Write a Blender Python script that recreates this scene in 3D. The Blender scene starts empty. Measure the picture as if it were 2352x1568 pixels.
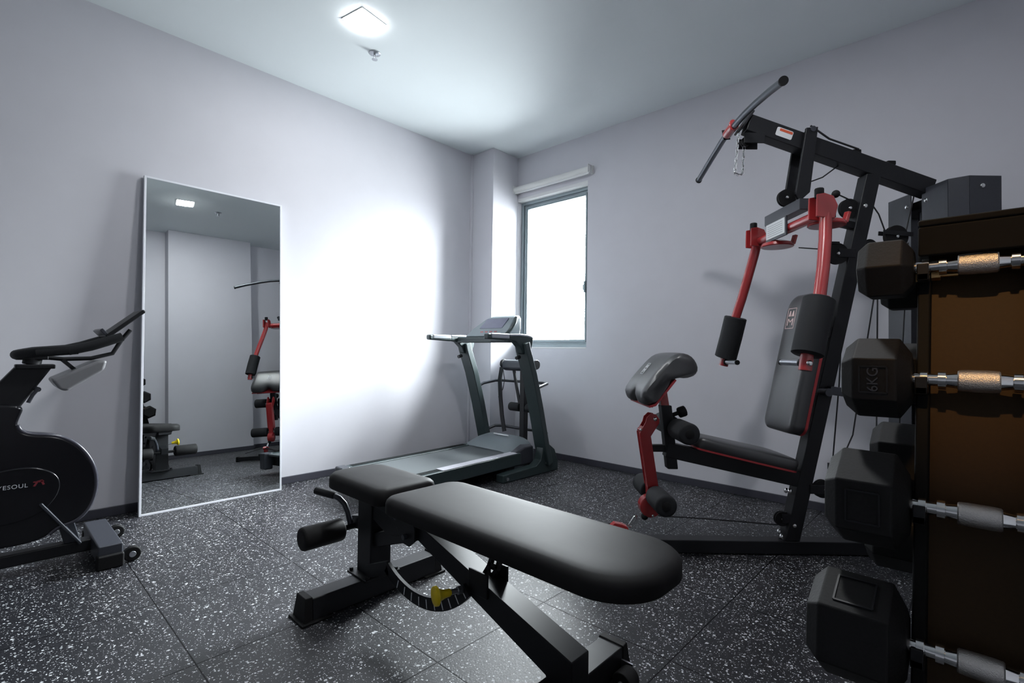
import bpy, bmesh, math, random
from mathutils import Vector, Matrix
random.seed(7)
C = bpy.context.scene.collection
R = math.radians
# ------------------------------------------------------------------ materials
def mat(name, col, rough=.5, metal=0., spec=.5, noise=0., nscale=200., bump=0., coat=0.):
    m = bpy.data.materials.new(name); m.use_nodes = True
    nt = m.node_tree; b = nt.nodes['Principled BSDF']
    b.inputs['Base Color'].default_value = (*col, 1); b.inputs['Roughness'].default_value = rough
    b.inputs['Metallic'].default_value = metal; b.inputs['Specular IOR Level'].default_value = spec
    b.inputs['Coat Weight'].default_value = coat
    tc = nt.nodes.new('ShaderNodeTexCoord')
    if noise or bump:
        n = nt.nodes.new('ShaderNodeTexNoise'); n.inputs['Scale'].default_value = nscale
        n.inputs['Detail'].default_value = 3
        nt.links.new(tc.outputs['Object'], n.inputs['Vector'])
        if noise:
            mx = nt.nodes.new('ShaderNodeMix'); mx.data_type = 'RGBA'
            mx.inputs['A'].default_value = (*[c * (1 - noise) for c in col], 1)
            mx.inputs['B'].default_value = (*[min(1, c * (1 + noise)) for c in col], 1)
            nt.links.new(n.outputs['Fac'], mx.inputs['Factor']); nt.links.new(mx.outputs['Result'], b.inputs['Base Color'])
        if bump:
            bp = nt.nodes.new('ShaderNodeBump'); bp.inputs['Strength'].default_value = bump
            bp.inputs['Distance'].default_value = .001
            nt.links.new(n.outputs['Fac'], bp.inputs['Height']); nt.links.new(bp.outputs['Normal'], b.inputs['Normal'])
    return m
M = {}
M['wall'] = mat('wall_paint', (.60, .595, .635), .75, noise=.03, nscale=6, bump=.25)
M['ceil'] = mat('ceiling_paint', (.74, .79, .80), .8, noise=.02, nscale=4)
M['base'] = mat('baseboard_vinyl', (.045, .045, .06), .45, noise=.1, nscale=20)
M['steel'] = mat('black_powder_coat', (.0075, .008, .010), .46, spec=.36, noise=.15, nscale=60, bump=.1)
M['steel2'] = mat('satin_dark_steel', (.035, .038, .048), .35, spec=.5, noise=.12, nscale=60)
M['green'] = mat('dark_green_grey_metal', (.025, .04, .042), .42, spec=.5, noise=.1, nscale=40)
M['vinyl'] = mat('black_vinyl', (.016, .0155, .016), .62, spec=.13, noise=.2, nscale=14, bump=.35)
M['gloss'] = mat('glossy_black_vinyl', (.022, .022, .024), .36, spec=1., noise=.15, nscale=14, bump=.08)
M['foam'] = mat('black_foam', (.013, .014, .016), .75, spec=.35, noise=.15, nscale=300, bump=.5)
M['rubber'] = mat('black_rubber', (.009, .009, .0095), .6, spec=.22, noise=.18, nscale=250, bump=.3)
M['red'] = mat('red_enamel', (.36, .028, .03), .25, spec=.6, noise=.06, nscale=12, coat=.4)
M['redpipe'] = mat('red_piping', (.30, .02, .025), .5)
M['chrome'] = mat('chrome', (.78, .78, .78), .12, 1., noise=.03, nscale=30)
M['knurl'] = mat('knurled_steel', (.62, .60, .58), .42, 1., noise=.15, nscale=700, bump=.8)
M['matte'] = mat('matte_black_plate', (.006, .006, .006), .7, spec=.12, noise=.1, nscale=60)
M['gunmetal'] = mat('gunmetal_bar', (.14, .15, .165), .33, 1., noise=.04, nscale=30)
M['cover'] = mat('glossy_grey_glare', (.50, .50, .55), .14, spec=1., noise=.03, nscale=30)  # pale grey stands in for glare on the treadmill's near rail
M['silver'] = mat('silver_metal', (.5, .52, .55), .3, 1., noise=.04, nscale=30)
M['alum'] = mat('grey_aluminium', (.27, .32, .34), .45, .3, noise=.06, nscale=30)
M['white'] = mat('white_plastic', (.72, .72, .72), .45, noise=.02, nscale=10)
M['frame'] = mat('white_mirror_frame', (.72, .73, .78), .35, noise=.02, nscale=10)
M['blind'] = mat('white_blind_fabric', (.74, .74, .72), .8, noise=.05, nscale=300)
M['yellow'] = mat('yellow_plastic', (.75, .55, .01), .4, noise=.05, nscale=40)
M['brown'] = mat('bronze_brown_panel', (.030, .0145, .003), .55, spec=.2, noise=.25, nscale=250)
M['brass'] = mat('brass_bolt', (.7, .45, .2), .35, 1., noise=.05, nscale=60)
M['belt'] = mat('running_belt', (.06, .07, .074), .55, noise=.12, nscale=300, bump=.3)
M['hood'] = mat('grey_motor_hood', (.13, .155, .17), .38, noise=.05, nscale=60)
M['console'] = mat('console_grey', (.19, .23, .25), .4, noise=.05, nscale=40)
M['screen'] = mat('console_screen', (.14, .15, .22), .2, noise=.1, nscale=30)
M['tray'] = mat('smoky_grey_plastic', (.23, .23, .24), .4, noise=.05, nscale=30)
M['letter'] = mat('white_lettering', (.62, .64, .66), .5, noise=.03, nscale=50)
M['pink'] = mat('copper_pink_print', (.65, .48, .46), .5, noise=.05, nscale=80)
M['logored'] = mat('dark_red_logo', (.22, .02, .03), .5, noise=.05, nscale=80)
M['cable'] = mat('black_cable', (.008, .008, .01), .4, noise=.05, nscale=80)
M['bag'] = mat('sticker_white', (.66, .68, .69), .4, noise=.04, nscale=120)
M['orange'] = mat('warning_orange', (.6, .10, .04), .4, noise=.04, nscale=120)

def mk_mirror():
    m = bpy.data.materials.new('mirror_silvering'); m.use_nodes = True
    b = m.node_tree.nodes['Principled BSDF']; nt = m.node_tree
    b.inputs['Metallic'].default_value = 1; b.inputs['Roughness'].default_value = .0
    n = nt.nodes.new('ShaderNodeTexNoise'); n.inputs['Scale'].default_value = 2
    r = nt.nodes.new('ShaderNodeValToRGB')
    r.color_ramp.elements[0].color = (.80, .84, .84, 1); r.color_ramp.elements[1].color = (.82, .855, .85, 1)
    nt.links.new(n.outputs['Fac'], r.inputs['Fac']); nt.links.new(r.outputs['Color'], b.inputs['Base Color'])
    return m
M['mirror'] = mk_mirror()
def mk_glass():
    m = bpy.data.materials.new('window_glass'); m.use_nodes = True; nt = m.node_tree
    for n in list(nt.nodes): nt.nodes.remove(n)
    o = nt.nodes.new('ShaderNodeOutputMaterial'); t = nt.nodes.new('ShaderNodeBsdfTransparent')
    g = nt.nodes.new('ShaderNodeBsdfGlossy'); g.inputs['Roughness'].default_value = .02
    f = nt.nodes.new('ShaderNodeFresnel'); f.inputs['IOR'].default_value = 1.45
    x = nt.nodes.new('ShaderNodeMixShader')
    t.inputs['Color'].default_value = (.96, .98, .98, 1)
    nt.links.new(f.outputs[0], x.inputs[0]); nt.links.new(t.outputs[0], x.inputs[1]); nt.links.new(g.outputs[0], x.inputs[2])
    nt.links.new(x.outputs[0], o.inputs['Surface'])
    return m
M['glass'] = mk_glass()
def mk_emit(name, col, s):
    m = bpy.data.materials.new(name); m.use_nodes = True
    b = m.node_tree.nodes['Principled BSDF']; b.inputs['Base Color'].default_value = (.9, .9, .9, 1)
    b.inputs['Emission Color'].default_value = (*col, 1); b.inputs['Emission Strength'].default_value = s
    return m
M['led'] = mk_emit('led_diffuser', (.96, .98, 1.), 165)
M['led2'] = mk_emit('led_diffuser_far', (.96, .98, 1.), 300)
M['warm'] = mk_emit('warm_lamp_diffuser', (1., .52, .15), 9)

def mk_floor():
    m = bpy.data.materials.new('speckled_rubber_tiles'); m.use_nodes = True; nt = m.node_tree; L = nt.links
    b = nt.nodes['Principled BSDF']; b.inputs['Specular IOR Level'].default_value = .55
    def N(t, **k):
        n = nt.nodes.new(t)
        for a, v in k.items(): setattr(n, a, v)
        return n
    def mth(op, a, bb=None, c=None):
        n = N('ShaderNodeMath', operation=op)
        for i, v in enumerate((a, bb, c)):
            if v is None: continue
            if isinstance(v, (int, float)): n.inputs[i].default_value = v
            else: L.new(v, n.inputs[i])
        return n.outputs[0]
    tc = N('ShaderNodeTexCoord'); co = tc.outputs['Object']
    warp = N('ShaderNodeTexNoise'); warp.inputs['Scale'].default_value = 160; L.new(co, warp.inputs['Vector'])
    wv = N('ShaderNodeVectorMath', operation='SCALE'); L.new(warp.outputs['Color'], wv.inputs[0]); wv.inputs['Scale'].default_value = .008
    ad = N('ShaderNodeVectorMath', operation='ADD'); L.new(co, ad.inputs[0]); L.new(wv.outputs[0], ad.inputs[1])
    masks = []
    for sc, thr, rad in ((82, .76, .43), (140, .76, .44), (260, .72, .46)):
        v = N('ShaderNodeTexVoronoi', feature='F1'); v.inputs['Scale'].default_value = sc; L.new(ad.outputs[0], v.inputs['Vector'])
        sep = N('ShaderNodeSeparateColor'); L.new(v.outputs['Color'], sep.inputs[0])
        pick = mth('GREATER_THAN', sep.outputs[0], thr)
        rr = mth('MULTIPLY', sep.outputs[1], rad)
        inside = mth('LESS_THAN', v.outputs['Distance'], rr)
        masks.append(mth('MULTIPLY', mth('MULTIPLY', pick, inside), mth('MULTIPLY_ADD', sep.outputs[2], .6, .4)))
    mm = mth('MAXIMUM', mth('MAXIMUM', masks[0], masks[1]), masks[2])
    big = N('ShaderNodeTexNoise'); big.inputs['Scale'].default_value = 1.6; big.inputs['Detail'].default_value = 4; L.new(co, big.inputs['Vector'])
    mm = mth('MULTIPLY', mm, mth('MULTIPLY_ADD', big.outputs['Fac'], .8, .5))
    sx = N('ShaderNodeSeparateXYZ'); L.new(co, sx.inputs[0])
    def seam(o, off):
        a = mth('DIVIDE', mth('SUBTRACT', o, off), .5)
        fr = mth('FRACT', mth('ADD', a, 40.5))
        return mth('MULTIPLY', mth('ABSOLUTE', mth('SUBTRACT', fr, .5)), .5)
    d = mth('MINIMUM', seam(sx.outputs[0], -1.1835), seam(sx.outputs[1], 1.4579))
    sm = mth('LESS_THAN', d, .0021)
    mix = N('ShaderNodeMix', data_type='RGBA'); L.new(mm, mix.inputs['Factor'])
    mix.inputs['A'].default_value = (.0095, .010, .0135, 1); mix.inputs['B'].default_value = (.92, .94, .97, 1)
    mix2 = N('ShaderNodeMix', data_type='RGBA'); L.new(sm, mix2.inputs['Factor'])
    L.new(mix.outputs['Result'], mix2.inputs['A']); mix2.inputs['B'].default_value = (.003, .003, .004, 1)
    L.new(mix2.outputs['Result'], b.inputs['Base Color']); L.new(mth('MULTIPLY', mth('SUBTRACT', 1.0, mth('MULTIPLY', sm, .75)), .5), b.inputs['Specular IOR Level'])
    rg = mth('MULTIPLY_ADD', big.outputs['Fac'], .14, .41); L.new(rg, b.inputs['Roughness'])
    hgt = mth('ADD', mth('MULTIPLY', mth('MINIMUM', d, .004), 60), mth('MULTIPLY', warp.outputs['Fac'], .35))
    bp = N('ShaderNodeBump'); bp.inputs['Strength'].default_value = .5; bp.inputs['Distance'].default_value = .003
    L.new(hgt, bp.inputs['Height']); L.new(bp.outputs['Normal'], b.inputs['Normal'])
    return m
M['floor'] = mk_floor()

# ------------------------------------------------------------------ geometry helpers
OFF = Vector((0,0,0))      # base point of the thing being built, when its parts are given in room coordinates
class MB:
    def __init__(s): s.bm = bmesh.new()
    def box(s, x0, x1, y0, y1, z0, z1):
        v = [s.bm.verts.new(p) for p in ((x0,y0,z0),(x1,y0,z0),(x1,y1,z0),(x0,y1,z0),(x0,y0,z1),(x1,y0,z1),(x1,y1,z1),(x0,y1,z1))]
        for f in ((3,2,1,0),(4,5,6,7),(0,1,5,4),(1,2,6,5),(2,3,7,6),(3,0,4,7)): s.bm.faces.new([v[i] for i in f])
        return s
    def prism(s, pts, axis, a, b, tap=None):
        def P(p, t):
            return {'x': (t, p[0], p[1]), 'y': (p[0], t, p[1]), 'z': (p[0], p[1], t)}[axis]
        n = len(pts); q = tap or pts
        v0 = [s.bm.verts.new(P(p, a)) for p in pts]; v1 = [s.bm.verts.new(P(p, b)) for p in q]
        s.bm.faces.new(v0[::-1]); s.bm.faces.new(v1)
        for i in range(n): s.bm.faces.new((v0[i], v0[(i+1)%n], v1[(i+1)%n], v1[i]))
        return s
    def loft(s, rings, closed=False, caps=True):
        vs = [[s.bm.verts.new(p) for p in r] for r in rings]; n = len(vs[0]); m = len(vs)
        for i in range(m if closed else m-1):
            a, b = vs[i], vs[(i+1)%m]
            for j in range(n): s.bm.faces.new((a[j], a[(j+1)%n], b[(j+1)%n], b[j]))
        if caps and not closed: s.bm.faces.new(vs[0][::-1]); s.bm.faces.new(vs[-1])
        return s
    def tube(s, pts, r, n=14, closed=False, sq=None):
        pts = [Vector(p) for p in pts]; m = len(pts); rings = []; up = None
        for i, p in enumerate(pts):
            if closed: t = pts[(i+1)%m] - pts[i-1]
            else: t = pts[min(i+1, m-1)] - pts[max(i-1, 0)]
            t.normalize()
            if up is None:
                up = Vector((0,0,1)) if abs(t.z) < .9 else Vector((1,0,0))
            a = up - t*up.dot(t); a.normalize(); b = t.cross(a); up = a
            rr = r[i] if isinstance(r, (list, tuple)) else r
            if sq: rings.append([p + a*(sq[1]*j) + b*(sq[0]*k) for j, k in ((.5,.5),(.5,-.5),(-.5,-.5),(-.5,.5))][::-1])
            else: rings.append([p + a*rr*math.cos(2*math.pi*k/n) + b*rr*math.sin(2*math.pi*k/n) for k in range(n)])
        return s.loft(rings, closed)
    def cyl(s, p, q, r, n=28, r2=None):
        return s.tube([p, q], [r, r if r2 is None else r2], n)
    def lathe(s, p, d, prof, n=32):
        # prof: list of (t along d, radius)
        p = Vector(p); d = Vector(d).normalized()
        a = (Vector((0,0,1)) if abs(d.z) < .9 else Vector((1,0,0))); a = (a - d*a.dot(d)).normalized(); b = d.cross(a)
        return s.loft([[p + d*t + (a*math.cos(2*math.pi*k/n) + b*math.sin(2*math.pi*k/n))*max(r, 1e-4) for k in range(n)] for t, r in prof])
    def roller(s, p, q, r, e=.012, n=32):
        L = (Vector(q)-Vector(p)).length
        return s.lathe(p, Vector(q)-Vector(p), [(0, r*.55), (0, r-e), (e*.3, r-e*.3), (e, r), (L-e, r), (L-e*.3, r-e*.3), (L, r-e), (L, r*.55)], n)
    def beam(s, p, q, w, h, up=(0,0,1)):
        p, q = Vector(p), Vector(q); t = (q-p).normalized(); u = Vector(up); u = (u - t*u.dot(t)).normalized(); b = t.cross(u)
        return s.loft([[c + u*h*j + b*w*k for j, k in ((.5,.5),(.5,-.5),(-.5,-.5),(-.5,.5))] for c in (p, q)])
    def ball(s, c, r, sc=(1,1,1), seg=20):
        bmesh.ops.create_uvsphere(s.bm, u_segments=seg, v_segments=seg//2, radius=1, matrix=Matrix.Translation(c) @ Matrix.Diagonal((r*sc[0], r*sc[1], r*sc[2], 1)))
        return s
    def build(s, name, m, parent=None, bevel=0, seg=2, smooth=True, ang=38, label=None, origin=None):
        bmesh.ops.recalc_face_normals(s.bm, faces=s.bm.faces)
        off = Vector(origin) if origin is not None else Vector((0,0,0))
        bmesh.ops.translate(s.bm, verts=s.bm.verts, vec=-(off + OFF))
        me = bpy.data.meshes.new(name); s.bm.to_mesh(me); s.bm.free()
        me.materials.append(M[m] if isinstance(m, str) else m)
        if smooth:
            me.polygons.foreach_set('use_smooth', [True]*len(me.polygons)); me.set_sharp_from_angle(angle=R(ang))
        o = bpy.data.objects.new(name, me); C.objects.link(o); o.location = off
        if parent: o.parent = parent
        if bevel:
            b = o.modifiers.new('bevel', 'BEVEL'); b.width = bevel; b.segments = seg; b.limit_method = 'ANGLE'; b.angle_limit = R(35); b.harden_normals = True
        if label: o['label'] = label
        return o
def thing(name, label, cat, loc=(0,0,0), rz=0, group=None):
    o = bpy.data.objects.new(name, None); C.objects.link(o); o.location = loc; o.rotation_euler = (0,0,rz)
    o.empty_display_size = .1; o['label'] = label; o['category'] = cat
    if group: o['group'] = group
    return o
def struct(o): o['kind'] = 'structure'; return o
def rect_ring(b, x0, x1, z0, z1, w, y0, y1):      # a frame in the xz plane
    b.box(x0, x0+w, y0, y1, z0, z1).box(x1-w, x1, y0, y1, z0, z1).box(x0+w, x1-w, y0, y1, z0, z0+w).box(x0+w, x1-w, y0, y1, z1-w, z1)
    return b
def text_obj(name, body, size, mtx, m, parent, depth=.0008, spacing=1.0):
    cu = bpy.data.curves.new(name, 'FONT'); cu.body = body; cu.size = size; cu.extrude = depth; cu.space_character = spacing
    cu.align_x = 'CENTER'; cu.align_y = 'CENTER'
    tmp = bpy.data.objects.new('tmp', cu); C.objects.link(tmp)
    dg = bpy.context.evaluated_depsgraph_get(); dg.update()
    me = bpy.data.meshes.new_from_object(tmp.evaluated_get(dg)); bpy.data.objects.remove(tmp)
    me.transform(Matrix.Translation(-OFF) @ mtx); me.materials.clear(); me.materials.append(M[m])
    o = bpy.data.objects.new(name, me); C.objects.link(o); o.parent = parent
    return o
def axes(o, x, y):      # matrix whose X axis is x, Y axis is y, at point o
    x = Vector(x).normalized(); y = Vector(y); y = (y - x*y.dot(x)).normalized(); z = x.cross(y)
    m = Matrix((x, y, z)).transposed().to_4x4(); m.translation = Vector(o); return m
def rounded(x0, x1, y0, y1, rs, n=8):     # rounded rectangle outline, radii at (x0,y0),(x1,y0),(x1,y1),(x0,y1)
    pts = []
    for (cx, cy, a0, r) in ((x0+rs[0], y0+rs[0], 180, rs[0]), (x1-rs[1], y0+rs[1], 270, rs[1]), (x1-rs[2], y1-rs[2], 0, rs[2]), (x0+rs[3], y1-rs[3], 90, rs[3])):
        for k in range(n+1):
            a = R(a0 + 90*k/n); pts.append((cx + r*math.cos(a), cy + r*math.sin(a)))
    return pts
def inset(pts, d):
    n = len(pts); cx = sum(p[0] for p in pts)/n; cy = sum(p[1] for p in pts)/n
    w = max(abs(p[0]-cx) for p in pts); h = max(abs(p[1]-cy) for p in pts)
    return [(cx + (p[0]-cx)*(1-d/w), cy + (p[1]-cy)*(1-d/h)) for p in pts]
def pad(b, pts, z0, z1, e=.018, mtx=None, crown=.004):
    # upholstered pad: outline pts in local xy, rounded top edge, flat bottom
    rings = []
    for z, d in ((z0, .004), (z0+.004, 0), (z1-e, 0), (z1-e*.55, e*.12), (z1-e*.22, e*.42), (z1-e*.04, e*.9), (z1+crown*.4, e*1.8), (z1+crown, e*3.4)):
        rings.append([Vector((x, y, z)) for x, y in inset(pts, d)])
    if mtx: rings = [[mtx @ p for p in r] for r in rings]
    return b.loft(rings)

# ------------------------------------------------------------------ the room
XL, YF, H = -3.490, 3.488, 2.789
XR, YN = .42, -4.6
struct(MB().box(XL-.2, XR+.2, YN-.2, YF+.2, -.12, 0).build('floor', 'floor', smooth=False))
struct(MB().box(XL-.2, XR+.2, YN-.2, YF+.2, H, H+.12).build('ceiling', 'ceil', smooth=False))
struct(MB().box(XL-.2, XL, YN-.2, YF+.2, 0, H).build('wall_left', 'wall', smooth=False))
wx0, wx1, wz0, wz1 = -3.206, -2.402, .965, 2.395
struct(MB().box(XL, wx0, YF, YF+.2, 0, H).box(wx1, XR+.2, YF, YF+.2, 0, H).box(wx0, wx1, YF, YF+.2, 0, wz0).box(wx0, wx1, YF, YF+.2, wz1, H).build('wall_far', 'wall', smooth=False))
struct(MB().box(XR, XR+.2, YN, YF, 0, H).build('wall_right', 'wall', smooth=False))
struct(MB().box(XL, XR, YN-.2, YN, 0, H).build('wall_near', 'wall', smooth=False))
struct(MB().box(XL, -3.206, 3.153, YF, 0, H).build('wall_corner', 'wall', bevel=.004))
struct(MB().box(.27, XR, 1.55, 2.5, 0, H).build('wall_pillar', 'wall', bevel=.004))
# baseboards
bb = .050
struct(MB().box(XL, XL+.012, YN, 3.153, 0, bb).build('baseboard_left', 'base', bevel=.003))
struct(MB().box(-3.206, XR, YF-.012, YF, 0, bb).build('baseboard_far', 'base', bevel=.003))
struct(MB().box(XL+.012, -3.194, 3.141, 3.153, 0, bb).box(-3.206, -3.194, 3.153, YF-.012, 0, bb).build('baseboard_corner', 'base', bevel=.003))
struct(MB().box(XR-.012, XR, YN, 1.55, 0, bb).box(XR-.012, XR, 2.5, YF-.012, 0, bb).box(.258, .27, 1.538, 2.512, 0, bb).box(.27, XR, 1.538, 1.55, 0, bb).box(.27, XR, 2.5, 2.512, 0, bb).build('baseboard_right', 'base', bevel=.003))
struct(MB().box(XL+.012, XR-.012, YN, YN+.012, 0, bb).build('baseboard_near', 'base', bevel=.003))
struct(MB().box(XL, XL+.022, 3.131, 3.153, bb, H).build('trim_1', 'wall', bevel=.004))

# window
win = bpy.data.objects.new('window_1', None); C.objects.link(win); struct(win)
fy0, fy1 = YF+.055, YF+.125
f = MB(); rect_ring(f, wx0, wx1, wz0+.012, wz1-.028, .030, fy0, fy1); f.build('window_frame', 'alum', win, bevel=.003)
f = MB(); rect_ring(f, wx0+.030, wx1-.030, wz0+.042, wz1-.058, .040, fy0+.015, fy1-.012)
rect_ring(f, wx0+.048, wx1-.048, wz0+.060, wz1-.076, .010, fy0+.006, fy0+.016); f.build('window_sash', 'alum', win, bevel=.003)
f = MB(); f.box(wx0+.066, wx1-.066, fy0+.040, fy0+.044, wz0+.078, wz1-.094); f.build('window_pane', 'glass', win, smooth=False)
f = MB(); f.box(wx1-.064, wx1-.050, fy0-.012, fy0+.012, 1.45, 1.55).box(wx1-.068, wx1-.046, fy0-.020, fy0-.008, 1.47, 1.52); f.build('latch', 'alum', win, bevel=.003)
f = MB(); f.box(wx0, wx1, YF-.001, YF+.057, wz0, wz0+.014).box(wx0, wx1, YF-.001, YF+.057, wz1-.030, wz1); f.build('window_sill', 'white', win, bevel=.002)

# roller blind
bl = thing('roller_blind', 'white roller blind rolled up above the window', 'blind', (-2.78, 3.45, 2.47))
def L(b, t): return b
b = MB(); b.cyl((-.425, 0, 0), (.42, 0, 0), .026); b.build('fabric_roll', 'blind', bl)
b = MB(); b.box(-.422, .417, -.010, .004, -.040, -.024); b.build('bottom_bar', 'white', bl, bevel=.003)
for s in (-.428, .424):
    b = MB(); b.box(s-.003, s+.003, -.034, .037, -.034, .036).box(s-.012, s+.012, .030, .037, -.034, .036); b.build('bracket', 'white', bl, bevel=.002)
b = MB(); b.tube([(.430, -.02, .02), (.440, -.03, .0), (.436, -.028, -.025), (.430, -.02, -.03)], .004, 8); b.build('chain_hook', 'white', bl)

# ------------------------------------------------------------------ ceiling fittings
def downlight(x, y, m, label, rz=R(10), s=.075):
    t = thing('ceiling_light', label, 'ceiling light', (x, y, H), rz, 'square ceiling downlights')
    b = MB(); b.box(-s-.012, s+.012, -s-.012, -s, -.003, 0).box(-s-.012, s+.012, s, s+.012, -.003, 0).box(-s-.012, -s, -s, s, -.003, 0).box(s, s+.012, -s, s, -.003, 0)
    b.build('trim_ring', 'white', t, bevel=.002)
    b = MB(); b.box(-s+.001, s-.001, -s+.001, s-.001, -.008, -.001); b.build('diffuser', m, t, smooth=False)
    return t
downlight(-2.524, 1.440, 'led', 'square white LED downlight on the ceiling, seen directly')
downlight(-.76, 1.48, 'led2', 'square white LED downlight seen only in the mirror')
def sprinkler(x, y, label):
    t = thing('ceiling_sprinkler', label, 'sprinkler', (x, y, H), 0, 'ceiling sprinklers')
    b = MB(); b.lathe((0,0,0), (0,0,-1), [(0, .036), (.004, .036), (.010, .026), (.012, .012)]); b.build('escutcheon', 'silver', t)
    b = MB(); b.cyl((0,0,-.010), (0,0,-.040), .008); b.build('sprinkler_body', 'silver', t)
    b = MB(); b.lathe((0,0,-.038), (0,0,-1), [(0, .004), (.001, .018), (.003, .018), (.004, .004)], 16); b.build('deflector', 'silver', t)
sprinkler(-2.745, 1.645, 'small metal ceiling sprinkler beside the downlight seen directly')
sprinkler(-.66, 1.83, 'small metal ceiling sprinkler seen only in the mirror')
t = thing('ceiling_lamp', 'small warm ceiling lamp behind the viewer, out of the picture', 'ceiling lamp', (.05, -.75, H))
MB().lathe((0,0,0), (0,0,-1), [(0,.07),(.012,.07),(.016,.062)]).build('trim_ring', 'white', t)
MB().lathe((0,0,-.010), (0,0,-1), [(0,.058),(.008,.056),(.012,.04)]).build('diffuser', 'warm', t)

# ------------------------------------------------------------------ leaning mirror
ml = math.atan2(.104, 1.90)
t = thing('standing_mirror', 'tall white framed mirror leaning against the left wall', 'mirror', (-3.352, 1.0, 0))
t.rotation_euler = (0, -ml, 0)
y0, y1, hz = -.383, .383, 1.912; fw = .011
b = MB(); b.box(-.026, 0, y0, y0+fw, 0, hz).box(-.026, 0, y1-fw, y1, 0, hz).box(-.026, 0, y0+fw, y1-fw, 0, fw).box(-.026, 0, y0+fw, y1-fw, hz-fw, hz); b.build('mirror_frame', 'frame', t, bevel=.001)
b = MB(); b.box(-.008, -.004, y0+fw, y1-fw, fw, hz-fw); b.build('mirror_glass', 'mirror', t, smooth=False)
b = MB(); b.box(-.024, -.009, y0+.004, y1-.004, .004, hz-.004); b.build('backing_board', 'base', t, smooth=False)
b = MB(); b.box(-.060, -.024, y0+.008, y0+.030, .040, .052).box(-.060, -.050, y0+.008, y0+.030, .012, .052); b.build('support_clip', 'white', t, bevel=.002)

# ------------------------------------------------------------------ adjustable bench (long axis along x)
by = 1.062
bench = thing('weight_bench', 'black adjustable weight bench with a long padded back, in the foreground', 'weight bench', (-1.2, by, 0))
OFF = Vector((-1.2, by, 0))
b = MB(); pad(b, rounded(-1.43, -.500, .903, 1.232, (.055, .135, .135, .055), 12), .402, .456, e=.022); b.build('backrest', 'vinyl', bench, ang=60)
b = MB(); pad(b, rounded(-1.868, -1.468, .925, 1.180, (.075, .035, .035, .075), 10), .400, .458, e=.024); b.build('seat', 'vinyl', bench, ang=60)
# rear foot
b = MB(); b.prism([(-1.745,.006),(-1.655,.006),(-1.663,.078),(-1.737,.078)], 'y', .80, 1.325)
b.build('rear_foot', 'steel', bench, bevel=.004)
for ya, yb, yc in ((.80, .775, .768), (1.325, 1.35, 1.357)):
    b = MB()
    a = (-1.748, -1.652, .0, .082)
    b.loft([[(-1.742, ya, .005), (-1.658, ya, .005), (-1.664, ya, .084), (-1.736, ya, .084)], [(-1.748, yc, .005), (-1.652, yc, .005), (-1.666, yb, .084), (-1.734, yb, .084)]])
    b.box(-1.756, -1.644, min(ya, yc)-.012 if ya < 1 else ya-.06, max(ya, yc)+.012 if ya > 1 else ya+.06, 0, .008)
    o = b.build('rubber_end_cap', 'rubber', bench, bevel=.003)
# post
b = MB(); b.box(-1.755, -1.660, by-.045, by+.045, .075, .372); b.build('seat_post', 'steel', bench, bevel=.004)
b = MB(); b.box(-1.775, -1.640, by-.075, by+.075, .076, .084)
for sx in (-1.765, -1.65):
    for sy in (-.062, .062): b.cyl((sx, by+sy, .084), (sx, by+sy, .094), .008, 12)
b.build('post_flange', 'steel', bench, bevel=.002)
# seat carriage and hinge plates
for sy in (-.055, .047):
    b = MB(); b.prism([(-1.84,.400),(-1.40,.400),(-1.375,.330),(-1.375,.292),(-1.405,.268),(-1.450,.272),(-1.49,.330),(-1.56,.352),(-1.80,.372)], 'y', by+sy, by+sy+.008)
    b.build('hinge_plate', 'steel', bench, bevel=.002)
for px_, pz_ in ((-1.42, .300), (-1.47, .355)):
    b = MB(); b.cyl((px_, by-.070, pz_), (px_, by+.070, pz_), .009, 12); b.build('hinge_bolt', 'steel2', bench)
b = MB(); b.box(-1.86, -1.50, by-.045, by+.045, .376, .402); b.build('seat_rail', 'steel', bench, bevel=.003)
b = MB(); b.box(-1.40, -.66, by-.032, by+.032, .370, .402); b.build('back_rail', 'steel', bench, bevel=.003)
# main inclined beam to the front foot
b = MB(); b.prism([(-1.665,.365),(-1.50,.330),(-1.39,.348),(-.738,.160),(-.738,.030),(-.800,.030),(-.822,.094),(-1.40,.300),(-1.56,.262),(-1.665,.30)], 'y', by-.038, by+.038)
b.build('main_beam', 'steel', bench, bevel=.003)
b = MB(); b.beam((-1.665, by, .215), (-1.42, by, .300), .06, .05); b.build('strut', 'steel', bench, bevel=.003)
# front foot with wheels
b = MB(); b.box(-.820, -.744, by-.235, by+.235, .022, .092); b.build('front_foot', 'steel', bench, bevel=.003)
for s in (-1, 1):
    b = MB(); b.loft([[(-.824, by+s*.215, .018), (-.740, by+s*.215, .018), (-.740, by+s*.215, .096), (-.824, by+s*.215, .096)], [(-.828, by+s*.258, .004), (-.736, by+s*.258, .004), (-.744, by+s*.242, .096), (-.820, by+s*.242, .096)]]); b.build('rubber_end_cap', 'rubber', bench, bevel=.003)
    b = MB(); b.cyl((-.712, by+s*.155, .030), (-.712, by+s*.205, .030), .030, 28); w = b.build('wheel', 'rubber', bench, bevel=.004)
    b = MB(); b.cyl((-.712, by+s*.150, .030), (-.712, by+s*.212, .030), .008, 14).box(-.745, -.708, by+s*.210, by+s*.216, .012, .060); b.build('axle', 'silver', w, bevel=.001)
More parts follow.
